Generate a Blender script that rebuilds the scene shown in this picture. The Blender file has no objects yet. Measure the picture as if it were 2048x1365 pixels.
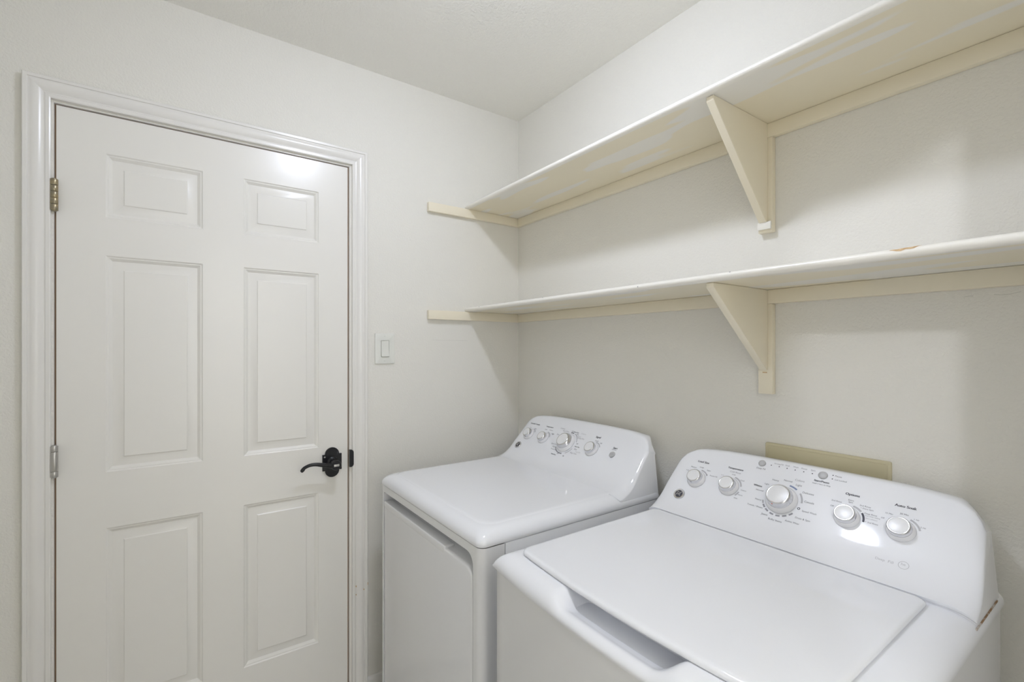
import bpy, bmesh, math
import numpy as np
from mathutils import Vector, Matrix
PI = math.pi
SC = bpy.context.scene
COL = SC.collection

# ------------------------------------------------------------------ camera
YAW = 0.955652
cd = bpy.data.cameras.new('camera'); cam = bpy.data.objects.new('camera', cd); COL.objects.link(cam)
cd.sensor_width = 36.0; cd.lens = 942.5377 * 36 / 2048; cd.shift_y = 13.1 / 2048; cd.clip_start = 0.02
cam.location = (1.8359, -1.3356, 1.355); cam.rotation_euler = (PI / 2, 0, YAW)
SC.camera = cam
# ------------------------------------------------------------------ view, world, exposure
SC.view_settings.view_transform = 'Standard'; SC.view_settings.look = 'None'
SC.view_settings.gamma = 1.0; SC.view_settings.use_curve_mapping = False
SC.view_settings.exposure = 0.0
wd = bpy.data.worlds.new('world'); SC.world = wd; wd.use_nodes = True
wd.node_tree.nodes['Background'].inputs[0].default_value = (0.9, 0.93, 1.0, 1)
wd.node_tree.nodes['Background'].inputs[1].default_value = 0.3
SC.cycles.diffuse_bounces = 10; SC.cycles.max_bounces = 14; SC.cycles.glossy_bounces = 5
LAMP_POS = (0.95, -0.80, 2.4436)      # ceiling lamp
LAMP_POWER = 170.0                      # emission strength of its diffuser
HALL_LAMP = (2.60, -2.20, 2.33)       # lamp of the hall beyond the doorway
HALL_POWER = 37.0
LAMP_COL = (0.985, 1.055, 1.25)
HALL_COL = (1.0, 1.035, 1.15)
ld = bpy.data.lights.new('hall_lamp', 'POINT'); ld.energy = HALL_POWER; ld.color = HALL_COL; ld.shadow_soft_size = 0.038
lo = bpy.data.objects.new('hall_lamp', ld); COL.objects.link(lo); lo.location = HALL_LAMP
HALL_FILL = 39.0                       # added fill light, not a fixture: bounces off the hall's far wall
ad = bpy.data.lights.new('hall_fill_light', 'AREA'); ad.energy = HALL_FILL; ad.color = HALL_COL; ad.shape = 'RECTANGLE'; ad.size = .9; ad.size_y = 1.2
ao = bpy.data.objects.new('hall_fill_light', ad); COL.objects.link(ao); ao.location = (2.30, -1.15, 1.75); ao.rotation_euler = (0, -PI / 2, 0)   # washes the far hall wall

# ------------------------------------------------------------------ materials
def lin(c):
    return tuple(((x / 255) / 12.92 if x / 255 <= .04045 else ((x / 255 + .055) / 1.055) ** 2.4) for x in c) + (1,)
def mat(name, rgb, rough=.5, metal=0, bump=None, coat=0, mix=None, spec=.5, emit=None):
    m = bpy.data.materials.new(name); m.use_nodes = True
    nt = m.node_tree; N = nt.nodes; L = nt.links; b = N['Principled BSDF']
    b.inputs['Base Color'].default_value = (*rgb[:3], 1); b.inputs['Roughness'].default_value = rough
    b.inputs['Metallic'].default_value = metal; b.inputs['Coat Weight'].default_value = coat
    b.inputs['Coat Roughness'].default_value = .08
    b.inputs['Specular IOR Level'].default_value = spec
    tc = N.new('ShaderNodeTexCoord')
    if emit:
        b.inputs['Emission Color'].default_value = (*emit[0], 1); b.inputs['Emission Strength'].default_value = emit[1]
    if mix:   # (second colour, scale xyz, noise scale, low, high, detail)
        mp = N.new('ShaderNodeMapping'); mp.inputs['Scale'].default_value = mix[1]
        no = N.new('ShaderNodeTexNoise'); no.inputs['Scale'].default_value = mix[2]; no.inputs['Detail'].default_value = mix[5]
        cr = N.new('ShaderNodeValToRGB'); cr.color_ramp.elements[0].position = mix[3]; cr.color_ramp.elements[1].position = mix[4]
        cr.color_ramp.elements[0].color = (*rgb[:3], 1); cr.color_ramp.elements[1].color = (*mix[0][:3], 1)
        L.new(tc.outputs['Object'], mp.inputs[0]); L.new(mp.outputs[0], no.inputs[0]); L.new(no.outputs[0], cr.inputs[0])
        L.new(cr.outputs[0], b.inputs['Base Color'])
    if bump:  # (noise scale, detail, strength, distance)
        no = N.new('ShaderNodeTexNoise'); no.inputs['Scale'].default_value = bump[0]; no.inputs['Detail'].default_value = bump[1]
        if len(bump) > 4: no.inputs['Distortion'].default_value = bump[4]
        bp = N.new('ShaderNodeBump'); bp.inputs['Strength'].default_value = bump[2]; bp.inputs['Distance'].default_value = bump[3]
        L.new(tc.outputs['Object'], no.inputs[0]); L.new(no.outputs[0], bp.inputs['Height']); L.new(bp.outputs[0], b.inputs['Normal'])
    return m
M = {}
M['wall'] = mat('wall_paint', (.77, .755, .705), .75, bump=(155, 4, .45, .0038, .5))
M['ceiling'] = mat('ceiling_paint', (.86, .85, .81), .85, bump=(110, 4, .6, .005, .6))
M['door'] = mat('door_paint', (.81, .795, .755), .27, bump=(9, 2, .02, .002), spec=.5)
M['trim'] = mat('trim_paint', (.79, .775, .745), .25, bump=(14, 2, .05, .002))
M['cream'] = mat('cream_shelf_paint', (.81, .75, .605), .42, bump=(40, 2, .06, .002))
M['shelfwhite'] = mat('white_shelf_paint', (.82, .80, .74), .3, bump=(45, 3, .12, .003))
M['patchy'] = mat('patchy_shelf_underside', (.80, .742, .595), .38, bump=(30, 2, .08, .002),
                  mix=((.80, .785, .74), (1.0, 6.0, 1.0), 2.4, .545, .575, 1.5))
M['applwhite'] = mat('appliance_white_enamel', (.80, .81, .835), .12, coat=.0)
M['applplastic'] = mat('appliance_white_plastic', (.805, .815, .845), .055)
M['applfront'] = mat('appliance_front_enamel', (.775, .78, .795), .07)
M['dark'] = mat('dark_gap', (.05, .042, .035), .8)
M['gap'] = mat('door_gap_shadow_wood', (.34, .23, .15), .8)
M['black'] = mat('oil_rubbed_black_metal', (.006, .006, .008), .30, metal=.0, spec=.45)
M['steel'] = mat('brushed_steel', (.55, .54, .52), .34, metal=1)
M['brass'] = mat('tarnished_brass', (.42, .34, .20), .34, metal=1, mix=((.30, .27, .2), (1, 1, 1), 60, .35, .65, 3))
M['chrome'] = mat('knob_chrome', (.72, .72, .74), .16, metal=1)
M['knob'] = mat('knob_white', (.77, .77, .775), .28)
M['skirt'] = mat('knob_skirt_white', (.78, .78, .80), .12)
M['button'] = mat('grey_button', (.45, .45, .455), .35)
M['ink'] = mat('dark_ink', (.05, .05, .065), .5)
M['inkd'] = mat('grey_ink_medium', (.12, .12, .14), .5)
M['inkg'] = mat('grey_ink', (.27, .27, .29), .5)
M['inkl'] = mat('light_grey_ink', (.45, .45, .47), .5)
M['inkblue'] = mat('blue_ink', (.22, .27, .42), .5)
M['red'] = mat('red_pointer', (.55, .12, .07), .5)
M['plate'] = mat('switch_plate_plastic', (.74, .745, .70), .35)
M['beigeplate'] = mat('beige_box_cover', (.58, .53, .36), .5)
M['floor'] = mat('floor_tile', (.62, .60, .56), .35, bump=(20, 2, .05, .002))
M['grout'] = mat('grout', (.42, .40, .36), .8)
M['chip'] = mat('bare_chipboard', (.62, .45, .26), .85, mix=((.48, .32, .17), (1, 1, 1), 120, .4, .6, 3))
M['rust'] = mat('rusty_seam', (.28, .17, .09), .9, mix=((.55, .5, .45), (1, 1, 1), 90, .45, .6, 3))
M['diffuser'] = mat('lamp_diffuser', (.9, .9, .9), .5, emit=(LAMP_COL, LAMP_POWER))
M['crack'] = mat('hairline_crack', (.57, .56, .52), .9)
M['rubber'] = mat('rubber_foot', (.05, .05, .05), .7)

# ------------------------------------------------------------------ helpers
def link(name, me, m=None, parent=None, smooth=False, mats=None):
    o = bpy.data.objects.new(name, me); COL.objects.link(o)
    for x in (mats or ([m] if m else [])): me.materials.append(x)
    if smooth: me.polygons.foreach_set('use_smooth', [True] * len(me.polygons))
    if parent: o.parent = parent
    return o
def from_bm(name, bm, m, parent=None, smooth=None, mats=None):
    bmesh.ops.recalc_face_normals(bm, faces=bm.faces)
    me = bpy.data.meshes.new(name); bm.to_mesh(me); bm.free()
    o = link(name, me, m, parent, False, mats)
    if smooth is not None:
        me.polygons.foreach_set('use_smooth', [True] * len(me.polygons))
        me.set_sharp_from_angle(angle=math.radians(smooth))
    return o
def grid(name, P, m, parent=None, closed_u=False, smooth=40, caps=()):
    """P[i][j] vertices -> quads; caps: list of row indices closed by an n-gon"""
    bm = bmesh.new(); R = [[bm.verts.new(p) for p in row] for row in P]
    for i in range(len(R) - 1):
        n = len(R[i])
        for j in range(n if closed_u else n - 1):
            a, b, c, d = R[i][j], R[i][(j + 1) % n], R[i + 1][(j + 1) % n], R[i + 1][j]
            try: bm.faces.new((a, b, c, d))
            except ValueError: pass
    for c in caps: bm.faces.new(R[c])
    return from_bm(name, bm, m, parent, smooth)
def add_box(bm, lo, hi, bev=0, seg=2):
    r = bmesh.ops.create_cube(bm, size=1)
    vs = r['verts']
    for v in vs: v.co = Vector([lo[k] + (v.co[k] + .5) * (hi[k] - lo[k]) for k in range(3)])
    if bev:
        es = list({e for v in vs for e in v.link_edges})
        bmesh.ops.bevel(bm, geom=es, offset=bev, segments=seg, affect='EDGES', profile=.5)
def box(name, lo, hi, m, parent=None, bev=0, seg=2):
    bm = bmesh.new(); add_box(bm, lo, hi, bev, seg)
    return from_bm(name, bm, m, parent, 35)
def add_prism(bm, pts, d):
    """polygon of 3D points extruded by vector d"""
    a = [bm.verts.new(p) for p in pts]; b = [bm.verts.new(Vector(p) + Vector(d)) for p in pts]
    bm.faces.new(a); bm.faces.new(b)
    n = len(pts)
    for i in range(n): bm.faces.new((a[i], a[(i + 1) % n], b[(i + 1) % n], b[i]))
def prism(name, pts, d, m, parent=None, bev=0, smooth=35):
    bm = bmesh.new(); add_prism(bm, pts, d)
    if bev: bmesh.ops.bevel(bm, geom=bm.edges[:], offset=bev, segments=2, affect='EDGES')
    return from_bm(name, bm, m, parent, smooth)
def lathe(name, prof, m, parent=None, mw=None, n=40, smooth=35):
    """profile [(radius, height)] turned about local z, placed by matrix mw"""
    bm = bmesh.new(); rows = []
    for r, h in prof:
        if r < 1e-6: rows.append([bm.verts.new((0, 0, h))])
        else: rows.append([bm.verts.new((r * math.cos(2 * PI * k / n), r * math.sin(2 * PI * k / n), h)) for k in range(n)])
    for A, B in zip(rows, rows[1:]):
        for k in range(n):
            a = A[k % len(A)]; b = A[(k + 1) % len(A)]; c = B[(k + 1) % len(B)]; d = B[k % len(B)]
            f = []
            for v in (a, b, c, d):
                if v not in f: f.append(v)
            if len(f) > 2: bm.faces.new(f)
    if mw is not None: bm.transform(mw)
    return from_bm(name, bm, m, parent, smooth)
def empty(name, loc, label=None, cat=None, group=None, kind=None):
    o = bpy.data.objects.new(name, None); COL.objects.link(o); o.location = loc; o.empty_display_size = .1
    tag(o, label, cat, group, kind); return o
def tag(o, label=None, cat=None, group=None, kind=None):
    if label: o['label'] = label
    if cat: o['category'] = cat
    if group: o['group'] = group
    if kind: o['kind'] = kind
    return o
def shift(o, root):
    """geometry was written in room coordinates: keep it there under a root that stands elsewhere"""
    if o.parent == root: o.matrix_parent_inverse = Matrix.Translation(-Vector(root.location))
    return o
def sstep(a, b, x):
    t = min(1, max(0, (x - a) / (b - a))); return t * t * (3 - 2 * t)
def rrect(x0, x1, y0, y1, r, n=7):
    """rounded rectangle, counter-clockwise; r = radius or 4 radii (x1y1, x0y1, x0y0, x1y0)"""
    rs = r if isinstance(r, (list, tuple)) else [r] * 4; out = []
    for (cx, cy, a0), q in zip(((x1, y1, 0), (x0, y1, 90), (x0, y0, 180), (x1, y0, 270)), rs):
        sx = -1 if cx == x1 else 1; sy = -1 if cy == y1 else 1
        for k in range(n):
            a = math.radians(a0 + 90 * k / (n - 1)); out.append((cx + sx * q + q * math.cos(a), cy + sy * q + q * math.sin(a)))
    return out
# ------------------------------------------------------------------ room shell
H = 2.4436; XR = 1.90; YF = -1.80
DY0, DY1, DZ = -1.6205, -0.8070, 2.0455           # door slab edges in the left wall
OY0, OY1, OZ = -1.6255, -0.8015, 2.0500           # rough opening
def slab(name, lo, hi, m): return tag(box(name, lo, hi, M[m]), kind='structure')
fl = empty('floor', (0, 0, 0), kind='structure')
def fpart(n, lo, hi, m): return box(n, lo, hi, M[m], fl)
fpart('floor_bed', (-.12, YF - .1, -.10), (XR + 1.6, .10, -.006), 'grout')
ts = .33
tile_me = None
for i in range(-1, 12):
    for j in range(-7, 1):
        lo = (i * ts + .003, j * ts + .003); hi = ((i + 1) * ts - .003, (j + 1) * ts - .003)
        lo = (max(lo[0], -.05), max(lo[1], YF)); hi = (min(hi[0], XR + 1.5), min(hi[1], 0))
        if hi[0] - lo[0] < .02 or hi[1] - lo[1] < .02: continue
        fpart('tile', (*lo, -.012), (*hi, 0), 'floor')
slab('ceiling', (-.12, YF - .1, H), (XR + 1.6, .10, H + .1), 'ceiling')
# left wall with the doorway (three pieces joined in one mesh)
bm = bmesh.new()
add_box(bm, (-.115, YF, 0), (0, OY0, H)); add_box(bm, (-.115, OY1, 0), (0, 0, H)); add_box(bm, (-.115, OY0, OZ), (0, OY1, H))
tag(from_bm('wall_left', bm, M['wall']), kind='structure')
slab('wall_right', (-.115, 0, 0), (XR + 1.6, .1, H), 'wall')
slab('wall_front', (-.115, YF - .1, 0), (XR, YF, H), 'wall')
HY0, HY1, HZ = -1.25, -.70, 2.03                     # doorway to the hall behind the camera's right
bm = bmesh.new()
add_box(bm, (XR, YF - .1, 0), (XR + .115, HY0, H)); add_box(bm, (XR, HY1, 0), (XR + .115, 0, H)); add_box(bm, (XR, HY0, HZ), (XR + .115, HY1, H))
tag(from_bm('wall_rear', bm, M['wall']), kind='structure')
# hall beyond
slab('floor_hall', (XR, -3.2, -.1), (XR + 1.6, YF - .1, -.001), 'floor')
slab('ceiling_hall', (XR, -3.2, H), (XR + 1.6, YF - .1, H + .1), 'ceiling')
slab('wall_hall_end', (XR, -3.3, 0), (XR + 1.6, -3.2, H), 'wall')
slab('wall_hall_far', (XR + 1.6, -3.3, 0), (XR + 1.7, .1, H), 'wall')
slab('wall_hall_near', (XR, -3.2, 0), (XR + .115, YF - .1, H), 'wall')

# ------------------------------------------------------------------ door casing, jamb
def casing(name, y0, y1, z, side):
    """colonial casing profile: (distance from opening edge, proud of wall)"""
prof = [(0, 0), (0, .011), (.003, .0125), (.010, .0125), (.0125, .0105), (.0150, .0108), (.019, .0138), (.024, .0164), (.029, .0180), (.034, .0186), (.039, .0180), (.0425, .0166), (.045, .0165), (.0465, .0195), (.0545, .0195), (.0565, .017), (.0565, 0)]
cy0, cy1, cz = -1.6297, -.7933, 2.0560
def sweep(name, A, B, outA, outB):
    """A,B inner mitre corners (y,z); outA,outB outward unit*1 mitre vectors"""
    P = []
    for (c, o) in ((A, outA), (B, outB)):
        P.append([(h, c[0] + o[0] * d, c[1] + o[1] * d) for d, h in prof])
    return tag(grid(name, P, M['trim'], closed_u=True, smooth=25, caps=(0, 1)), kind='structure')
sweep('trim_1', (cy0, 0), (cy0, cz), (-1, 0), (-1, 1))
sweep('trim_2', (cy0, cz), (cy1, cz), (-1, 1), (1, 1))
sweep('trim_3', (cy1, cz), (cy1, 0), (1, 1), (1, 0))
# jamb lining with its stop
bm = bmesh.new()
add_box(bm, (-.112, OY0 - .010, 0), (-.0005, OY0 + .0008, OZ)); add_box(bm, (-.112, OY1 - .0008, 0), (-.0005, OY1 + .010, OZ)); add_box(bm, (-.112, OY0, OZ - .0008), (-.0005, OY1, OZ + .010))
tag(from_bm('trim_5', bm, M['trim']), kind='structure')
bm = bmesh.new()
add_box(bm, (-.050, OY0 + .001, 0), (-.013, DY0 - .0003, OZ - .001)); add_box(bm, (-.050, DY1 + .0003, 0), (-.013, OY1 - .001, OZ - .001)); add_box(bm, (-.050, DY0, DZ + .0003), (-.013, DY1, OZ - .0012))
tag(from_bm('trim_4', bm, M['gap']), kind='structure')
# light reveal strip of the jamb beside the latch edge
# baseboards
def base(name, lo, hi, ax):
    bm = bmesh.new()
    pr = [(0, 0), (.0125, 0), (.0125, .052), (.0095, .058), (.006, .062), (0, .064)]
    if ax == 'y': pts = [(lo[0] + d, lo[1], z) for d, z in pr]; add_prism(bm, pts, (0, hi[1] - lo[1], 0))
    else: pts = [(lo[0], lo[1] - d, z) for d, z in pr]; add_prism(bm, pts, (hi[0] - lo[0], 0, 0))
    tag(from_bm(name, bm, M['trim'], smooth=30), kind='structure')
base('baseboard_left', (0, -.7365, 0), (0, 0, 0), 'y')
base('baseboard_left_far', (0, YF, 0), (0, -1.6865, 0), 'y')
base('baseboard_right', (.0125, 0, 0), (XR, 0, 0), 'x')
# ------------------------------------------------------------------ six panel door
DX = -.006                                           # face of the slab
door = empty('door_1', (DX, DY0, 0), kind='structure')
pan = []
YA, YB, YC, YD = -1.5135, -1.2720, -1.1555, -.9125    # stile / panel / mullion edges
ROWS = [(1.7430, 1.9325), (.9835, 1.6290), (.2600, .8165)]
for z0, z1 in ROWS:
    for y0, y1 in ((YA, YB), (YC, YD)): pan.append((y0, y1, z0, z1))
ys = [DY0, YA, YB, YC, YD, DY1]; zs = sorted([.008, DZ] + [z for r in ROWS for z in r])
bm = bmesh.new(); V = {}
def vv(i, j, x):
    k = (i, j, x)
    if k not in V: V[k] = bm.verts.new((x, ys[i], zs[j]))
    return V[k]
for i in range(5):
    for j in range(len(zs) - 1):
        hole = i in (1, 3) and j % 2 == 1
        for x in (DX, DX - .035):
            if not (hole and x == DX): bm.faces.new((vv(i, j, x), vv(i + 1, j, x), vv(i + 1, j + 1, x), vv(i, j + 1, x)))
n5, nz = 5, len(zs) - 1
for i in range(5):
    for j in (0, nz): bm.faces.new((vv(i, j, DX), vv(i + 1, j, DX), vv(i + 1, j, DX - .035), vv(i, j, DX - .035)))
for j in range(nz):
    for i in (0, 5): bm.faces.new((vv(i, j, DX), vv(i, j + 1, DX), vv(i, j + 1, DX - .035), vv(i, j, DX - .035)))
shift(from_bm('door_slab', bm, M['door'], door), door)
for y0, y1, z0, z1 in pan:
    # moulded sticking (inset, depth) then the raised field
    pr = [(0, 0), (.0015, -.0016), (.004, -.0030), (.0065, -.0032), (.0085, -.0048), (.0125, -.0078), (.0145, -.0095), (.017, -.0095), (.0405, -.0035), (.0412, -.0030), (.0428, -.0012), (.0436, -.0008)]
    P = [[(DX + d, y0 + a, z0 + a), (DX + d, y1 - a, z0 + a), (DX + d, y1 - a, z1 - a), (DX + d, y0 + a, z1 - a)] for a, d in pr]
    o = shift(grid('door_panel', P, M['door'], door, closed_u=True, smooth=24, caps=(len(P) - 1,)), door)
# hinges
def hinge(z, m, mbolt):
    h = shift(box('hinge', (DX - .03, DY0 - .004, z - .0445), (DX - .0005, DY0 - .0005, z + .0445), M[m], door), door)
    cuts = [0, .2, .4, .6, .8, 1] if mbolt else [0, .19, .81, 1]
    for p, q in zip(cuts, cuts[1:]):
        a = z - .0445 + .089 * p + .0005; b = z - .0445 + .089 * q - .0005
        c = lathe('hinge_knuckle', [(0, a), (.0084, a), (.0088, a + .0006), (.0088, b - .0006), (.0084, b), (0, b)], M[m], h, Matrix.Translation((.0085, DY0 - .0022, 0)), 20, 40)
        shift(c, door)
    for s in (-1, 1):
        a = z + s * .0445
        c = lathe('hinge_pin_tip', [(0, a - s * .001), (.0060, a - s * .001), (.0058, a + s * .0012), (.0030, a + s * .0022), (0, a + s * .0025)], M[m], h, Matrix.Translation((.0085, DY0 - .0022, 0)), 16, 40)
        shift(c, door)
    return h
tag(hinge(1.7855, 'brass', 1), 'tarnished brass hinge at the top')
tag(hinge(1.0335, 'steel', 0), 'plain grey steel hinge at mid height')
hinge(.20, 'steel', 0)
# lever handle with its arched rose
hy, hz = -.8655, .9240
ro = []
def arc(cy, cz, r, a0, a1, n=14): return [(cy + r * math.cos(math.radians(a0 + (a1 - a0) * k / n)), cz + r * math.sin(math.radians(a0 + (a1 - a0) * k / n))) for k in range(n + 1)]
# outline: rectangle with half-round ends and small shoulders
w, hh = .0345, .030
out = [(hy + w, hz - hh), (hy + w, hz + hh)] + [(hy + .0255, hz + hh)] + arc(hy, hz + hh, .0255, 0, 180)[1:-1] + [(hy - .0255, hz + hh), (hy - w, hz + hh), (hy - w, hz - hh), (hy - .0255, hz - hh)] + arc(hy, hz - hh, .0255, 180, 360)[1:-1] + [(hy + .0255, hz - hh)]
hd = shift(prism('lever_handle', [(DX + .0002, a, b) for a, b in out], (.007, 0, 0), M['black'], door, smooth=30), door)
MX = Matrix.Rotation(PI / 2, 4, 'Y')
def atx(x, y, z): return Matrix.Translation((x, y, z)) @ MX
shift(lathe('neck', [(.021, .0055), (.0205, .012), (.015, .016), (.0125, .02), (.0125, .036), (.0165, .042), (.0185, .05), (.0185, .0625), (.017, .066), (0, .066)], M['black'], hd, atx(DX, hy, hz), 28), door)
kp = [(.050, hy, hz - .002, .0105), (.051, hy - .022, hz + .0005, .0090), (.052, hy - .045, hz + .006, .0078), (.051, hy - .070, hz + .0115, .0066), (.049, hy - .090, hz + .0105, .0060), (.046, hy - .106, hz + .0035, .0060), (.044, hy - .112, hz - .004, .0068), (.044, hy - .1135, hz - .0075, .0066), (.044, hy - .1135, hz - .0120, .0030)]
pts = []
for k in range(len(kp) - 1):
    q = [np.array(kp[min(max(k + d, 0), len(kp) - 1)]) for d in (-1, 0, 1, 2)]
    for t in np.linspace(0, 1, 5)[:-1]:
        pts.append(tuple(.5 * (2 * q[1] + (q[2] - q[0]) * t + (2 * q[0] - 5 * q[1] + 4 * q[2] - q[3]) * t * t + (3 * q[1] - q[0] - 3 * q[2] + q[3]) * t ** 3)))
pts.append(kp[-1])
P = []
for k, (x, y, z, r) in enumerate(pts):
    a = Vector(pts[max(k - 1, 0)][:3]); b = Vector(pts[min(k + 1, len(pts) - 1)][:3]); t = (b - a).normalized()
    u = Vector((1, 0, 0)); u = (u - t * u.dot(t)).normalized(); v = t.cross(u)
    P.append([tuple(Vector((x, y, z)) + u * r * math.cos(2 * PI * q / 16) * .85 + v * r * math.sin(2 * PI * q / 16)) for q in range(16)])
shift(grid('lever', P, M['black'], hd, closed_u=True, smooth=60, caps=(0, len(P) - 1)), door)
shift(tag(box('lock_button', (DX + .0655, hy - .0095, hz - .0042), (DX + .0690, hy + .0095, hz + .0042), M['steel'], hd, .001), 'silver turn button'), door)
for s in ((-1, .6),):
    shift(lathe('rose_screw', [(0, .0055), (.0035, .0055), (.003, .0085), (0, .009)], M['steel'], hd, atx(DX, hy - .027, hz + .022), 14), door)
# strike plate lip on the jamb
st = rrect(-.8045, -.7895, .8990, .9640, (.009, .0015, .0015, .009), 7)
prism('strike_plate', [(.0005, a, b) for a, b in st], (.0135, 0, 0), M['black'], None, .001)
bpy.data.objects['strike_plate'].parent = bpy.data.objects['trim_3']
tag(bpy.data.objects['strike_plate'], 'black latch strike plate')
for y, z, r in ((-.7385, .438, .0036), (-.7520, .420, .0016), (-.7800, .437, .0017), (-.7800, .405, .0013)):
    lathe('paint_nick', [(0, .0008), (r, .0004), (r, -.006), (0, -.006)], M['chip'], bpy.data.objects['trim_3'], Matrix.Translation((.0190 if y > -.76 and y < -.74 else (.0175 if y > -.74 else .0136), y, z)) @ Matrix.Rotation(PI / 2, 4, 'Y') @ Matrix.Diagonal((1.8, 1, 1, 1)), 10)

# ------------------------------------------------------------------ light switch
sw = empty('light_switch', (0, -.664, 1.3505), 'off-white rocker light switch on a screwed wall plate beside the door', 'switch')
def lsw(o): return shift(o, sw)
P = []
for ins, x in ((0, .0002), (0, .0035), (.0015, .0058), (.004, .0068)):
    P.append([(x, a, b) for a, b in rrect(-.704 + ins, -.624 - ins, 1.2895 + ins, 1.4115 - ins, .003)])
bm = bmesh.new(); R = [[bm.verts.new(p) for p in r] for r in P]
for A, B in zip(R, R[1:]):
    for k in range(len(A)): bm.faces.new((A[k], A[(k + 1) % len(A)], B[(k + 1) % len(A)], B[k]))
ho = [(.0068, a, b) for a, b in rrect(-.6805, -.6465, 1.3175, 1.3835, .001)]
hv = [bm.verts.new(p) for p in ho]; es = []
for k in range(len(hv)): es.append(bm.edges.new((hv[k], hv[(k + 1) % len(hv)])))
oe = [bm.edges.get((R[-1][k], R[-1][(k + 1) % len(hv)])) for k in range(len(hv))]
for k in range(len(hv)): bm.faces.new((R[-1][k], R[-1][(k + 1) % len(hv)], hv[(k + 1) % len(hv)], hv[k]))
iv = [bm.verts.new((.003, p[1], p[2])) for p in ho]
for k in range(len(hv)): bm.faces.new((hv[k], hv[(k + 1) % len(hv)], iv[(k + 1) % len(hv)], iv[k]))
bm.faces.new(iv)
lsw(from_bm('wall_plate', bm, M['plate'], sw, 30))
rk = [(.0035, 1.3820), (.0078, 1.3820), (.0068, 1.3505), (.0125, 1.3195), (.0035, 1.3190)]
lsw(prism('rocker', [(x, -.6790, z) for x, z in rk], (0, .031, 0), M['plate'], sw, .0004))
for z in (1.4005, 1.3015): lsw(lathe('plate_screw', [(0, .0066), (.0032, .0066), (.0028, .0078), (0, .008)], M['plate'], sw, atx(0, -.6635, z), 14))

# ------------------------------------------------------------------ ceiling lamp (above the frame)
cl = empty('ceiling_light', LAMP_POS, 'small white flush-mounted ceiling lamp above the appliances', 'lamp')
TL = Matrix.Translation(LAMP_POS)
shift(lathe('lamp_base', [(0, -.0005), (.095, -.0005), (.095, -.018), (.088, -.022), (0, -.022)], M['shelfwhite'], cl, TL), cl)
shift(lathe('diffuser', [(.056, -.0225), (.059, -.030), (.055, -.043), (.043, -.053), (.024, -.059), (0, -.061)], M['diffuser'], cl, TL, 40, 60), cl)
# ------------------------------------------------------------------ wall shelves
def shelf(zb, strip_bottom, gus_y, gus_z, label, group):
    """zb: underside of the board"""
    root = empty('wall_shelf', (.0, 0, zb), label, 'shelf', group)
    S = lambda o: shift(o, root)
    th = .0185
    # board with a bullnose front, two materials: sides and top white, underside patchy cream
    bm = bmesh.new(); nx = 24
    prof = [(-.0005, zb), (-.284, zb)]
    for k in range(1, 10):
        a = -PI / 2 - PI * k / 10
        prof.append((-.2865 + math.cos(a) * .0105, zb + th / 2 + math.sin(a) * th / 2 * 1.0))
    prof += [(-.284, zb + th), (-.0005, zb + th)]
    rows = [[bm.verts.new((x, y, z)) for y, z in prof] for x in np.linspace(.0005, XR - .0005, nx)]
    n = len(prof)
    for A, B in zip(rows, rows[1:]):
        for k in range(n):
            f = bm.faces.new((A[k], A[(k + 1) % n], B[(k + 1) % n], B[k])); f.material_index = 1 if k == 0 else 0
    bm.faces.new(rows[0]); bm.faces.new(rows[-1])
    S(from_bm('board', bm, None, root, 50, [M['shelfwhite'], M['patchy']]))
    c = .0385
    S(box('back_cleat', (.0205, -.019, zb - c), (XR - .001, -.0005, zb - .0004), M['cream'], root, .0015))
    S(box('side_cleat', (.0005, -.4790, zb - c), (.0195, -.0005, zb - .0004), M['cream'], root, .0015))
    # bracket: upright strip on the wall and a triangular gusset
    xs0, xs1 = 1.1600, 1.1980
    b = S(box('bracket_strip', (xs0, -.0185, strip_bottom), (xs1, -.0005, zb - c - .0004), M['cream'], root, .0012))
    g0, g1 = 1.1660, 1.1860
    bm = bmesh.new()
    add_prism(bm, [(g0, -.0192, zb - .0005), (g0, -.2790, zb - .0005), (g0, -.2790, zb - .012), (g0, gus_y, gus_z), (g0, -.0192, gus_z - .004)], (g1 - g0, 0, 0))
    bmesh.ops.bevel(bm, geom=bm.edges[:], offset=.001, segments=1, affect='EDGES')
    S(from_bm('bracket_gusset', bm, M['cream'], root, 30))
    return root
s1 = shelf(1.9690, 1.6715, -.030, 1.700, 'upper long cream-white wall shelf, nearest the ceiling, with patchy paint underneath', 'long wall shelves')
s2 = shelf(1.5135, 1.2275, -.026, 1.296, 'lower long cream-white wall shelf, with a chipped front edge, above the appliances', 'long wall shelves')
# block left on the upper bracket's strip, as the photo shows
o = box('bracket_block', (1.1610, -.026, 1.6790), (1.1970, -.0188, 1.6995), M['shelfwhite'], s1, .0015); shift(o, s1)
# paint gone from the lower shelf's nosing
def nose(x, a, e=.0004):
    """point on the bullnose of the lower shelf at angle a (deg, 90 = top)"""
    zb, th = 1.5135, .0185; r = math.radians(a)
    return (x, -.2865 - math.cos(r) * (.0105 + e), zb + th / 2 + math.sin(r) * (th / 2 + e))
top = [(1.536, 46), (1.541, 49), (1.547, 45), (1.553, 52), (1.560, 56), (1.566, 54), (1.571, 60), (1.577, 68), (1.581, 66)]
bot = [(1.536, 40), (1.541, 33), (1.547, 18), (1.553, 14), (1.560, 30), (1.566, 24), (1.571, 28), (1.577, 57), (1.581, 62)]
bm = bmesh.new(); R = []
for (x, a), (_, b) in zip(top, bot): R.append([bm.verts.new(nose(x, b + (a - b) * k / 4)) for k in range(5)])
for A, B in zip(R, R[1:]):
    for k in range(4): bm.faces.new((A[k], A[k + 1], B[k + 1], B[k]))
tag(shift(from_bm('paint_chip', bm, M['chip'], s2, 60), s2), 'bare brown patch where paint has chipped off the front edge')
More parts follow.
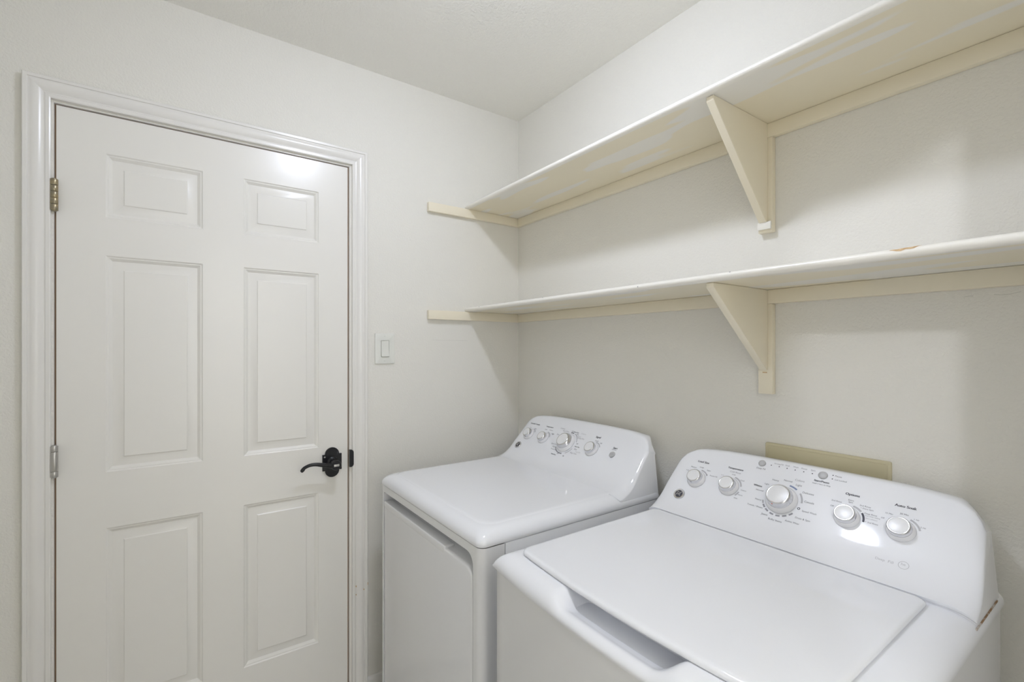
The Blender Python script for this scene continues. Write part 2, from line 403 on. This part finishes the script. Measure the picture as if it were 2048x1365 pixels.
for (x, a, r) in ((.545, 60, .0022), (.97, 5, .0016), (1.235, 55, .0018), (.12, 40, .002)):
    p = nose(x, a, 0); 
    o = lathe('nail_dent', [(0, .0006), (r, .0003), (r, -.001), (0, -.001)], M['inkg'], s2, Matrix.Translation(p) @ Matrix.Rotation(PI / 2 - math.radians(a), 4, 'X'), 10); shift(o, s2)
# ------------------------------------------------------------------ washer box cover plate on the wall
wp = empty('outlet_box_cover', (1.314, 0, .98), 'beige rectangular cover plate on the wall behind the washer', 'cover plate')
P = []
def wpl(x, z): return z - .0325 * 0 
for ins, y in ((0, -.0003), (0, -.006), (.0015, -.0075), (.006, -.0078), (.0075, -.0068)):
    P.append([(a, y, b) for a, b in rrect(1.1735 + ins, 1.4565 - ins, .885 + ins, 1.0925 - ins, .004)])
shift(grid('cover_plate', P, M['beigeplate'], wp, closed_u=True, smooth=30, caps=(len(P) - 1,)), wp)
shift(box('embossed_bar', (1.29, -.0076, 1.040), (1.335, -.0066, 1.043), M['beigeplate'], wp, .0004), wp)
shift(box('latch_tab', (1.314, -.0082, 1.0908), (1.330, -.006, 1.0930), M['beigeplate'], wp, .0005), wp)
# hairline marks on the walls
wl = bpy.data.objects['wall_left']; wr = bpy.data.objects['wall_right']
bm = bmesh.new()
ln = [(-.453, 1.3862), (-.41, 1.3858), (-.36, 1.3864), (-.31, 1.3858), (-.282, 1.3853)]
for (a, b), (c, d) in zip(ln, ln[1:]): add_prism(bm, [(0, a, b), (0, a, b + .0007), (0, c, d + .0007), (0, c, d)], (.0004, 0, 0))
from_bm('hairline_crack', bm, M['crack'], wl)

bm = bmesh.new()
for ln in ([(1.5781, 1.4600), (1.5855, 1.4612), (1.5914, 1.4607)], [(1.6216, 1.4612), (1.6321, 1.4592), (1.6438, 1.4599), (1.6588, 1.4632)]):
    for (a, b), (c, d) in zip(ln, ln[1:]): add_prism(bm, [(a, -.0004, b), (a, -.0004, b + .0009), (c, -.0004, d + .0009), (c, -.0004, d)], (0, .0004, 0))
from_bm('plaster_crack', bm, M['crack'], wr)
shift(box('paint_scuff', (1.172, -.0189, 1.2850), (1.184, -.0184, 1.2880), M['chip'], s2), s2)
# ------------------------------------------------------------------ appliance console profile
VY, VZ = 1 / math.hypot(1, 1.08), 1.08 / math.hypot(1, 1.08)
CA, CB, CC = np.array([-.255, .9035]), np.array([-.165, .9476]), np.array([-.2058, .9035])
_t = np.linspace(0, 1, 25)[:, None]
_bz = (1 - _t) ** 2 * CA + 2 * _t * (1 - _t) * CC + _t ** 2 * CB
_sg = np.r_[0, np.cumsum(np.hypot(*np.diff(_bz, axis=0).T))]; _L = _sg[-1]
def prof_at(s):
    """console front at arc length s (0 where the flat face starts): (y, z), normal"""
    if s >= 0: return np.array([-.165 + s * VY, .9476 + s * VZ]), np.array([-VZ, VY])
    q = max(_L + s, 0); i = min(max(int(np.searchsorted(_sg, q)) - 1, 0), len(_sg) - 2)
    k = (q - _sg[i]) / (_sg[i + 1] - _sg[i]); d = _bz[i + 1] - _bz[i]
    p = _bz[i] + k * d; d = d / np.hypot(*d); return p, np.array([-d[1], d[0]])
def on_panel(u, s, off=0.0):
    p, n = prof_at(s); p = p + n * off; return (u, p[0], p[1])
def panel_matrix(u, s, off=0.0):
    p, n = prof_at(s); p = p + n * off
    X = Vector((1, 0, 0)); Z = Vector((0, n[0], n[1])); Y = Z.cross(X)
    m = Matrix((X, Y, Z)).transposed().to_4x4(); m.translation = Vector((u, p[0], p[1])); return m
UT = [0, .41, .6, .72, .81, .87, .91, .95, .98, 1.0]
ZT = [1.0635, 1.0628, 1.0612, 1.0588, 1.0562, 1.0535, 1.0490, 1.0405, 1.0290, 1.0130]
def console(name, x0, x1, ylow, zlow, root, rise=0.0, drop=.02):
    cx, hw = (x0 + x1) / 2, (x1 - x0) / 2
    us = sorted(set([-1 + k / 40 for k in range(81)] + [s * (1 - e) for s in (-1, 1) for e in (.0015, .005, .01, .0175, .033, .042)]))
    P = []
    for u in us:
        zt = float(np.interp(abs(u), UT, ZT)) + rise; d = (1 - abs(u)) * hw
        sh = .017 * (1 - math.sqrt(max(0, 1 - (1 - min(d / .045, 1)) ** 2)))
        s1 = (zt - .0095 - .9476) / VZ
        row = []
        s0 = -_L + (ylow - CA[0])
        for k in range(15):
            s = s0 + (0 - s0) * k / 14; p, n = prof_at(s)
            row.append([p[0], p[1]])
        for k in range(1, 11):
            p, n = prof_at(s1 * k / 10); row.append([p[0], p[1]])
        a = np.array(row[-1]); eb = sstep(.86, 1, abs(u)); b = np.array([-.030 - .034 * eb, zt - .006 - .006 * eb]); c = a + np.array([VY, VZ]) * .0125
        if c[0] > b[0] - .004: c[0] = b[0] - .004
        for k in range(1, 9):
            t = k / 8; q = (1 - t) ** 2 * a + 2 * t * (1 - t) * c + t * t * b; row.append([q[0], q[1]])
        row.append([b[0] + .002, b[1] - .008]); row.append([-.028 - .028 * eb, zlow])
        y0, z0 = row[0]
        row[0:0] = [[y0 + .006, zlow], [y0 + .006, z0 - .008], [y0 + .0022, z0 - .0055], [y0 + .0004, z0 - .0025]]
        g = 1 - math.sqrt(max(0, 1 - (1 - min((d + .0035) / .046, 1)) ** 2))
        for k in range(19):                       # the foot follows the rounded shoulders of the top cover
            row[k][1] -= drop * g * (1 if k < 5 else 1 - (k - 4) / 15) / .57
        row[-1][1] -= drop * g / .57
        taper = .016 * sstep(.6, 1, abs(u)) * (1 if u > 0 else -1)
        pts = []
        for k, (y, z) in enumerate(row):
            w = 1.0 if k < len(row) - 8 else 0.35
            if k >= len(row) - 2: w = 0
            pts.append((cx + u * hw - taper * max(0, (z - .905) / .16), y + sh * w, z))
        P.append(pts)
    return grid(name, P, M['applplastic'], root, closed_u=True, smooth=42, caps=(0, len(P) - 1))
# printed lettering ------------------------------------------------------------
_fonts = {}
def text_tris(t):
    if t not in _fonts:
        cu = bpy.data.curves.new('lettering_source', 'FONT'); cu.body = t; cu.size = 1; cu.align_x = 'CENTER'; cu.align_y = 'CENTER'; cu.resolution_u = 3
        o = bpy.data.objects.new('lettering_source', cu); COL.objects.link(o)
        dg = bpy.context.evaluated_depsgraph_get(); me = o.evaluated_get(dg).to_mesh()
        vs = [tuple(v.co) for v in me.vertices]; fs = [tuple(p.vertices) for p in me.polygons]
        bpy.data.objects.remove(o); bpy.data.curves.remove(cu); _fonts[t] = (vs, fs)
    return _fonts[t]
def lettering(name, T, root, extra=(), kmax={'b': .0125}):
    """all print of one console as one flat mesh lying on its face"""
    V, F, MI = [], [], []
    st = {'b': 0, 'd': 1, 'g': 2, 'l': 3}
    for t, u, s, w, c in T:
        vs, fs = text_tris(t)
        xs = [v[0] for v in vs]; k = min(w / (max(xs) - min(xs)), kmax.get(c, .0085)); kx = k
        o = len(V)
        offs = ((0, 0), (.035, 0), (-.035, 0)) if c == 'b' else ((0, 0),)
        for ox, oy in offs:
            o = len(V)
            for x, y, z in vs: V.append(on_panel(u + (x + ox) * kx, s + (y + oy) * k, .0003))
            for f in fs: F.append(tuple(o + i for i in f)); MI.append(st[c])
    for (u, s, r0, r1, a0, a1, c) in extra:          # ring segments and dots, angles clockwise from up
        n = max(6, int(abs(a1 - a0) / 8)); o = len(V)
        for k in range(n + 1):
            a = math.radians(a0 + (a1 - a0) * k / n)
            for r in (r0, r1): V.append(on_panel(u + r * math.sin(a), s + r * math.cos(a), .00035))
        for k in range(n): F.append((o + 2 * k, o + 2 * k + 1, o + 2 * k + 3, o + 2 * k + 2)); MI.append(c)
    me = bpy.data.meshes.new(name); me.from_pydata(V, [], F); me.polygons.foreach_set('material_index', MI)
    ob = link(name, me, parent=root, mats=[M['ink'], M['inkd'], M['inkg'], M['inkl'], M['inkblue'], M['red']])
    ob['kind'] = 'stuff'
    return shift(ob, root)
def knob(u, s, R, f, h, root, ang=0, label=None):
    mw = panel_matrix(u, s, .0004)
    k = lathe('knob', [(0, 0), (R * .975, 0), (R, .0012), (R, .0030), (R * .965, .0050), (R * .90, h * .40), (R * .84, h * .46), (0, h * .46)], M['skirt'], root, mw, 48, 38)
    shift(k, root)
    shift(lathe('chrome_bezel', [(R * .83, h * .455), (R * .82, h * .56), (f * 1.20, h * .86), (f * 1.10, h * .985), (f * 1.04, h), (f * .985, h * .99), (f * .985, h * .95)], M['chrome'], k, mw, 48, 60), root)
    shift(lathe('knob_face', [(0, h * .992), (f * .9, h * .992), (f * .985, h * .980), (f * .985, h * .94)], M['knob'], k, mw, 48, 40), root)
    bm = bmesh.new(); add_prism(bm, [(-.0016, f * 1.0, h * 1.004), (.0016, f * 1.0, h * 1.004), (.0016, f * 1.21, h * .88), (-.0016, f * 1.21, h * .88)], (0, 0, -.001))
    bm.transform(mw @ Matrix.Rotation(math.radians(-ang), 4, 'Z'))
    shift(from_bm('knob_pointer', bm, M['inkg'] if R < .03 or R > .038 else M['red'], k), root)
    return k
def button(u, s, r, root):
    mw = panel_matrix(u, s, .0003)
    b = lathe('button', [(0, 0), (r, 0), (r * 1.0, .0022), (r * .9, .0034), (r * .4, .0038), (0, .0038)], M['button'], root, mw, 32, 50)
    shift(b, root); return b
def badge(u, s, r, root):
    mw = panel_matrix(u, s, .0003) @ Matrix.Diagonal((1.0, 1.0, 1, 1))
    b = shift(lathe('badge', [(0, 0), (r, 0), (r, .0025), (r * .92, .0042), (r * .80, .0038), (0, .0036)], M['chrome'], root, mw, 40, 40), root)
    shift(lathe('badge_disc', [(0, .0036), (r * .66, .0036), (r * .66, .0043), (r * .60, .0046), (0, .0046)], M['ink'], b, mw, 40, 40), root)
    # monogram letters and the curls round them
    vs, fs = text_tris('GE'); k = r * .74 / (max(v[0] for v in vs) - min(v[0] for v in vs)); bm = bmesh.new()
    V = [bm.verts.new((x * k + y * k * .25, y * k * 1.25, .0050)) for x, y, z in vs]
    for f in fs:
        try: bm.faces.new([V[i] for i in f])
        except ValueError: pass
    for q in range(4):
        a0 = 45 + 90 * q; c = Vector((r * .47 * math.cos(math.radians(a0)), r * .47 * math.sin(math.radians(a0)), .0049))
        rr = [[bm.verts.new(c + Vector((rad * math.cos(t), rad * math.sin(t), 0))) for rad in (r * .075, r * .12)] for t in [math.radians(a0 + 200 + 240 * z / 10) for z in range(11)]]
        for A, B in zip(rr, rr[1:]): bm.faces.new((A[0], A[1], B[1], B[0]))
    bm.transform(mw)
    shift(from_bm('monogram', bm, M['chrome'], b), root)
    return b
WTXT = [('Load Size', 1.0424, 0.1027, 0.0341, 'b'), ('Temperature', 1.138, 0.1035, 0.0427, 'b'), ('Deep Fill', 1.2004, 0.1204, 0.0229, 'd'), ('Sensing/Fill', 1.2386, 0.1433, 0.0219, 'g'), ('Soak', 1.26, 0.1438, 0.0106, 'g'), ('Wash', 1.2796, 0.1441, 0.0121, 'g'), ('Rinse', 1.299, 0.144, 0.0129, 'g'), ('Spin', 1.319, 0.1443, 0.0098, 'g'), ('Start/Pause', 1.3442, 0.1191, 0.0324, 'b'), ('Hold 3 Secs to Stop', 1.3456, 0.1112, 0.0385, 'd'), ('Pause', 1.374, 0.1409, 0.0136, 'd'), ('Lid Locked', 1.3811, 0.1312, 0.0238, 'd'), ('Whites', 1.21, 0.0702, 0.0212, 'b'), ('Light', 1.2294, 0.0803, 0.0109, 'd'), ('Normal', 1.2185, 0.0586, 0.0184, 'd'), ('Heavy', 1.2236, 0.0331, 0.0157, 'd'), ('Towels / Sheets', 1.2219, 0.0137, 0.0386, 'd'), ('Jeans', 1.2508, -0.0011, 0.015, 'd'), ('Bulky Items', 1.2777, -0.0087, 0.0311, 'd'), ('Active Wear', 1.3143, -0.0017, 0.0316, 'd'), ('Drain & Spin', 1.3329, 0.0125, 0.0319, 'd'), ('Speed Wash', 1.3412, 0.033, 0.0307, 'd'), ('Casuals', 1.3342, 0.0577, 0.0208, 'd'), ('Delicates', 1.3259, 0.08, 0.0244, 'd'), ('Light', 1.3005, 0.096, 0.0138, 'd'), ('Colors', 1.2989, 0.109, 0.0211, 'g'), ('Normal', 1.2742, 0.1016, 0.0195, 'd'), ('Heavy', 1.2457, 0.0962, 0.0161, 'd'), ('Small', 1.0063, 0.0668, 0.008, 'd'), ('Medium', 1.0208, 0.0801, 0.0174, 'd'), ('Large', 1.0442, 0.0852, 0.0123, 'd'), ('Super', 1.0685, 0.0798, 0.012, 'd'), ('Precise Fill', 1.088, 0.0661, 0.0218, 'd'), ('Tap Cold', 1.1103, 0.0766, 0.0085, 'd'), ('Cold', 1.1394, 0.0849, 0.0096, 'd'), ('Cool', 1.1677, 0.0734, 0.0105, 'd'), ('Colors', 1.1807, 0.0464, 0.0142, 'd'), ('Warm', 1.1773, 0.0314, 0.0122, 'd'), ('Hot', 1.1691, 0.0201, 0.0091, 'd'), ('Cold Rinse', 1.1413, 0.0928, 0.0301, 'g'), ('Options', 1.4117, 0.102, 0.0272, 'b'), ('2nd Rinse', 1.386, 0.0781, 0.0204, 'd'), ('Off', 1.3801, 0.064, 0.0068, 'd'), ('Extra', 1.4119, 0.0879, 0.0107, 'd'), ('Spin', 1.4124, 0.0829, 0.0084, 'd'), ('2nd Rinse', 1.44, 0.0811, 0.0205, 'd'), ('+ Extra Spin', 1.4444, 0.0753, 0.0239, 'd'), ('Deep Rinse', 1.4534, 0.065, 0.0226, 'd'), ('(use when adding', 1.4576, 0.0602, 0.0267, 'g'), ('fabric softener)', 1.4571, 0.0542, 0.0206, 'g'), ('+ 2nd Rinse', 1.4589, 0.0456, 0.0231, 'd'), ('Auto Soak', 1.5067, 0.1011, 0.0363, 'b'), ('15 Min', 1.4829, 0.0774, 0.0125, 'd'), ('30 Min', 1.5075, 0.0833, 0.0144, 'd'), ('1 Hr', 1.5284, 0.0771, 0.0085, 'd'), ('2 Hr', 1.5413, 0.0632, 0.009, 'd'), ('Off', 1.4747, 0.0643, 0.0059, 'd'), ('Deep', 1.4891, -0.027, 0.0158, 'l'), ('Fill', 1.5065, -0.0268, 0.0092, 'l'), ('he', 1.5258, -0.0234, 0.0067, 'l')]
DTXT = [('Extended Tumble', 0.2482, 0.1094, 0.0608, 'b'), ('Temperature', 0.3442, 0.1099, 0.0452, 'b'), ('Low', 0.2332, 0.0887, 0.0103, 'd'), ('High', 0.2685, 0.0879, 0.0116, 'd'), ('Low', 0.3316, 0.0951, 0.0189, 'd'), ('Medium', 0.3634, 0.096, 0.0215, 'g'), ('High', 0.385, 0.0821, 0.0181, 'd'), ('Cottons', 0.4203, 0.1153, 0.0263, 'g'), ('Easy Care', 0.446, 0.1061, 0.0343, 'g'), ('Off', 0.4795, 0.1114, 0.0097, 'd'), ('More Dry', 0.5017, 0.1107, 0.0272, 'b'), ('Cottons', 0.5416, 0.1105, 0.0262, 'l'), ('Dry', 0.5144, 0.1028, 0.0242, 'd'), ('Less Dry', 0.5265, 0.0955, 0.0213, 'g'), ('Damp Dry', 0.5413, 0.0893, 0.0367, 'g'), ('Off', 0.539, 0.0644, 0.0092, 'd'), ('More Dry', 0.5471, 0.0521, 0.0247, 'b'), ('Dry', 0.5471, 0.041, 0.0156, 'd'), ('Less Dry', 0.5667, 0.0323, 0.0255, 'l'), ('Easy Care', 0.548, 0.0236, 0.0338, 'g'), ('Quick Dry', 0.4244, 0.0413, 0.0306, 'd'), ('Fluff', 0.4325, 0.0293, 0.0347, 'd'), ('Timed Dry', 0.4393, 0.0189, 0.033, 'd'), ('Timed Dry', 0.4548, -0.0011, 0.0283, 'b'), ('20', 0.4735, 0.0073, 0.0083, 'd'), ('40', 0.5082, 0.0023, 0.0094, 'd'), ('Dry', 0.4146, 0.0849, 0.0147, 'd'), ('Signal', 0.6184, 0.1099, 0.0232, 'b'), ('Loud', 0.6208, 0.0943, 0.0146, 'd'), ('Off', 0.6451, 0.0881, 0.0095, 'd'), ('Start', 0.717, 0.0825, 0.0188, 'b'), ('Hold 3 Secs', 0.7158, 0.0753, 0.0221, 'g')]
WDOT = [(1.2219, 0.1361), (1.2416, 0.1363), (1.261, 0.1358), (1.2803, 0.1357), (1.3002, 0.1357), (1.3196, 0.1354), (1.3627, 0.1416), (1.3636, 0.1317), (1.0685, 0.0654)]
# ------------------------------------------------------------------ dryer
dr = empty('dryer', (.512, -.40, 0), 'white front-loading clothes dryer standing in the corner by the door wall', 'dryer')
SD = lambda o: shift(o, dr)
X0, X1, YFr, YB = .165, .858, -.7385, -.045
SD(box('cabinet', (X0 + .001, -.664, .02), (X1 - .001, YB, .862), M['applwhite'], dr, .002))
# front panel with its rounded recess
hx0, hx1, hz0, hz1 = .197, .823, .060, .8405
hole = rrect(hx0, hx1, hz0, hz1, (.032, .010, .02, .02), 8)
bm = bmesh.new()
R = .022
def fl_loop(pts, y): return [bm.verts.new((a, y, b)) for a, b in pts]
hl = fl_loop(hole, YFr); hb = fl_loop(hole, YFr + .060); n = len(hl)
for k in range(n): bm.faces.new((hl[k], hl[(k + 1) % n], hb[(k + 1) % n], hb[k]))
bm.faces.new(hb)
ox0, ox1, oz0, oz1 = X0 + R, X1 - R, .03, .8625
oc = [bm.verts.new((a, YFr, b)) for a, b in ((ox1, oz1), (ox0, oz1), (ox0, oz0), (ox1, oz0))]
es = [bm.edges.new((oc[k], oc[(k + 1) % 4])) for k in range(4)] + [bm.edges.get((hl[k], hl[(k + 1) % n])) for k in range(n)]
bmesh.ops.triangle_fill(bm, edges=es, use_beauty=True)
for xs, cx, sg in ((X1, X1 - R, 1), (X0, X0 + R, -1)):
    cols = [(cx + sg * R * math.sin(a), YFr + R - R * math.cos(a)) for a in [PI / 2 * k / 8 for k in range(9)]] + [(xs, -.667), (xs - sg * .02, -.667)]
    rows = [[bm.verts.new((x, y, z)) for x, y in cols] for z in (oz0, oz1)]
    for k in range(len(cols) - 1): bm.faces.new((rows[0][k], rows[0][k + 1], rows[1][k + 1], rows[1][k]))
bmesh.ops.remove_doubles(bm, verts=bm.verts, dist=.00002)
SD(from_bm('front_panel', bm, M['applfront'], dr, 35))
# door with a rounded edge, its handle ledge along the top
dx0, dx1, dz0, dz1 = hx0 + .004, hx1 - .004, .066, .8015
P = []
for ins, y in ((.0, YFr + .052), (.0, YFr + .010), (.0008, YFr + .003), (.003, YFr + .0006), (.006, YFr - .0003)):
    P.append([(a, y, b) for a, b in rrect(dx0 + ins, dx1 - ins, dz0 + ins, dz1 - ins, (.030, .006, .02, .02), 8)])
drd = SD(grid('door', P, M['applfront'], dr, closed_u=True, smooth=40, caps=(0, len(P) - 1)))
bm = bmesh.new()
add_box(bm, (dx0 + .0005, YFr - .0007, dz1 - .016), (.668, YFr + .032, dz1 + .0060), .0035, 3)
SD(from_bm('handle_ledge', bm, M['applfront'], drd, 40))
for z in (.45, .20): SD(box('door_latch', (dx1 + .0005, YFr + .014, z), (dx1 + .003, YFr + .018, z + .006), M['dark'], drd))
# top cover: rounded deck with a faint raised field
def ring_loft(name, prof, x0, x1, y0, y1, rad, root, m, bow=None, smooth=50):
    P = []
    for ins, z in prof:
        row = []
        for a, b in rrect(x0 + ins, x1 - ins, y0 + ins, y1 - min(ins, .02), [q + ins * .6 for q in rad], 8):
            if bow: b = b + bow(a, b)
            row.append((a, b, z))
        P.append(row)
    return grid(name, P, m, root, closed_u=True, smooth=smooth, caps=(0, len(P) - 1))
tp = [(.004, .8635), (.0005, .8645), (0, .868), (0, .872), (.0015, .8785), (.005, .885), (.0105, .891), (.018, .8965), (.027, .9000), (.034, .9012), (.0355, .9014), (.0385, .9030), (.041, .9037), (.05, .9040), (.07, .9042)]
SD(ring_loft('top_cover', tp, X0, X1, YFr - .002, YB, (.02, .02, .022, .022), dr, M['applplastic'],
             smooth=60))
SD(console('control_console', X0 + .0035, X1 - .0035, -.253, .890, dr, .008, .016))
for u, s, R_, f, h in ((.2514, .0559, .026, .0165, .021), (.3488, .0543, .026, .0165, .021), (.4834, .0575, .041, .0245, .028), (.6219, .056, .027, .018, .022)):
    knob(u, s, R_, f, h, dr, {.2514: 40, .3488: 20, .4834: 12, .6219: 15}[u])
button(.7193, .0556, .0115, dr); badge(.2299, -.0042, .0165, dr)
ex = [(.4834, .0575, .0475, .0495, 20, 75, 2), (.4834, .0575, .047, .0500, 110, 150, 3)]
for a in range(170, 235, 10): ex.append((.4834, .0575, .0455, .0500, a, a + 6, 0))
ex += [(.2514, .0559, .0285, .0325, 15, 60, 3), (.3488, .0543, .0285, .0325, 5, 70, 3), (.6219, .056, .030, .0335, 0, 60, 3), (.4834, .0575, .046, .0495, -8, 12, 1)]
lettering('printed_lettering', DTXT, dr, ex, {'b': .0108})
for x in (X0 + .05, X1 - .05):
    for y in (-.64, -.08): SD(lathe('foot', [(0, 0), (.022, 0), (.022, .012), (.012, .0205), (0, .0205)], M['rubber'], dr, Matrix.Translation((x, y, .0)), 20))

# ------------------------------------------------------------------ washer
wa = empty('washer', (1.291, -.40, 0), 'white top-loading washing machine at the right, lid closed, beige wall plate behind it', 'washer')
SW = lambda o: shift(o, wa)
WX0, WX1 = .940, 1.642; WC = (WX0 + WX1) / 2; WH = (WX1 - WX0) / 2
def yf(x): u = (x - WC) / WH; return -.757 - .023 * (1 - u * u)
def yl(x): u = (x - 1.2815) / WH; return -.705 - .026 * (1 - u * u)
# cabinet: slightly bowed front
pl = [(WX0 + .004, -.05), (WX0 + .004, yf(WX0) + .010)] + [(x, yf(x) + .006) for x in np.linspace(WX0 + .012, WX1 - .012, 24)] + [(WX1 - .004, yf(WX1) + .010), (WX1 - .004, -.05)]
bm = bmesh.new(); add_prism(bm, [(x, y, .02) for x, y in pl], (0, 0, .84))
SW(from_bm('cabinet', bm, M['applfront'], wa, 30))
# top cover as a dense surface: rolled front, shoulders, hand pocket
LX0, LX1, LYB = .985, 1.578, -.2425
def gq(d, R): 
    t = 1 - min(max(d / R, 0), 1); return 1 - math.sqrt(max(0, 1 - t * t))
def ztop(x, d):
    g1 = gq(min(x - WX0, WX1 - x), .048); g2 = gq(d, .046)
    drop = .031 * min(1.0, (g1 ** 2.6 + g2 ** 2.6) ** (1 / 2.6))
    z = .8948 - drop
    hx = abs(x - 1.286)
    px = 1 - sstep(.092, .138, hx)
    if px > 0:
        z0 = .8948 - .031
        if d < .016: zp = z0 + .0115 * math.sqrt(max(0, 1 - (1 - d / .016) ** 2))
        elif d < .050: zp = z0 + .0115 - .0125 * (d - .016) / .034 * sstep(.008, .03, d)
        elif d < .066: zp = z0 - .001 - .026 * sstep(.046, .066, d)
        else: zp = .837 + (z - .837) * sstep(.088, .105, d)
        zp = min(zp, z)
        z = z + (zp - z) * px
    return z
ds = list(np.concatenate([.046 * (1 - np.cos(np.linspace(0, PI / 2, 16))) , np.linspace(.049, .11, 20), np.linspace(.13, .70, 14)]))
xs = []
e = list(.048 * (1 - np.cos(np.linspace(0, PI / 2, 12))))
xs = [WX0 + a for a in e] + list(np.linspace(WX0 + .06, 1.13, 10)) + list(np.linspace(1.136, 1.436, 60)) + list(np.linspace(1.45, WX1 - .06, 10)) + [WX1 - a for a in reversed(e)]
P = []
for x in xs:
    y0 = yf(x); row = [(x, y0 + .012, .8605), (x, y0 + .0005, .8605)]
    for d in ds:
        y = y0 + d * ((-.04 - y0) / .70) if d > .11 else y0 + d
        row.append((x, y, ztop(x, d)))
    row.append((x, -.04, .8605))
    P.append(row)
SW(grid('top_cover', P, M['applplastic'], wa, closed_u=True, smooth=55, caps=(0, len(P) - 1)))
# lid
def bow(x, y): return (yl(x) + .718) * min(1, max(0, (-.245 - y) / .47))
lp = [(.0035, .8955), (.0010, .8961), (0, .8975), (0, .9000), (.0008, .9025), (.0028, .9046), (.006, .9060), (.012, .9066), (.05, .9069)]
bm = bmesh.new(); P = []
for ins, z in lp:
    row = []
    for k, (a, b) in enumerate(rrect(LX0 + ins, LX1 - ins, -.718 + ins, LYB - ins, (.016, .016, .022, .022), 8)):
        row.append((a, b))
    # densify the front edge so that it follows the bow
    dense = []
    for k in range(len(row)):
        a, b = row[k], row[(k + 1) % len(row)]; dense.append(a)
        if abs(a[0] - b[0]) > .2:
            for q in range(1, 24): dense.append((a[0] + (b[0] - a[0]) * q / 24, a[1] + (b[1] - a[1]) * q / 24))
    P.append([(a, b + bow(a, b), z) for a, b in dense])
SW(grid('lid', P, M['applplastic'], wa, closed_u=True, smooth=45, caps=(0, len(P) - 1)))
SW(console('control_console', .950, 1.6375, -.239, .892, wa, 0.0, .016))
for (u, s), (R_, f, h) in zip([(1.0446, .0451), (1.1407, .0472), (1.2755, .0467), (1.4138, .0449), (1.5089, .046)], [(.0262, .0172, .022)] * 2 + [(.0365, .0235, .0285)] + [(.0250, .0172, .022)] * 2):
    knob(u, s, R_, f, h, wa, {1.0446: -55, 1.1407: 60, 1.2755: 190, 1.4138: -60, 1.5089: -60}[u])
button(1.1987, .136, .0090, wa); button(1.3429, .1359, .0100, wa); badge(1.0171, -.0137, .0165, wa)
K3 = (1.2755, .0467)
ex = [(u, s, 0, .0014, 0, 360, 0) for u, s in WDOT]
ex += [(1.2755, .0467, .0415, .0455, 8, 34, 4), (1.2755, .0467, .0425, .0465, 50, 84, 3), (1.3177, .0364, .0018, .0032, 0, 360, 0)]
ex += [(1.2755, .0467, .0405, .0445, a, a + 13, 2) for a in (128, 148, 168, 188, 208, 226)] + [(1.2755, .0467, .0405, .0445, 242, 254, 3)]
ex += [(1.4138, .0449, .0285, .0325, 52, 92, 0), (1.4138, .0449, .0285, .0325, 10, 46, 3), (1.5089, .046, .0285, .0320, 20, 72, 3)]
ex += [(1.0446, .0451, .0290, .0325, 5, 55, 3), (1.1407, .0472, .0290, .0330, 10, 75, 3), (1.1407, .0472, .0290, .0330, 105, 130, 3)]
ex += [(1.5265, -.0253, .0078, .0086, 0, 360, 3)]
lettering('printed_lettering', WTXT, wa, ex)
# rusty seam between console and shoulder, at the right rear
bm = bmesh.new()
add_box(bm, (1.6370, -.235, .8757), (1.6392, -.075, .8785))
SW(tag(from_bm('rusty_seam', bm, M['rust'], wa), 'rust-stained seam under the right end of the console'))
for x in (WX0 + .06, WX1 - .06):
    for y in (-.68, -.10): SW(lathe('foot', [(0, 0), (.022, 0), (.022, .012), (.012, .0205), (0, .0205)], M['rubber'], wa, Matrix.Translation((x, y, .0)), 20))
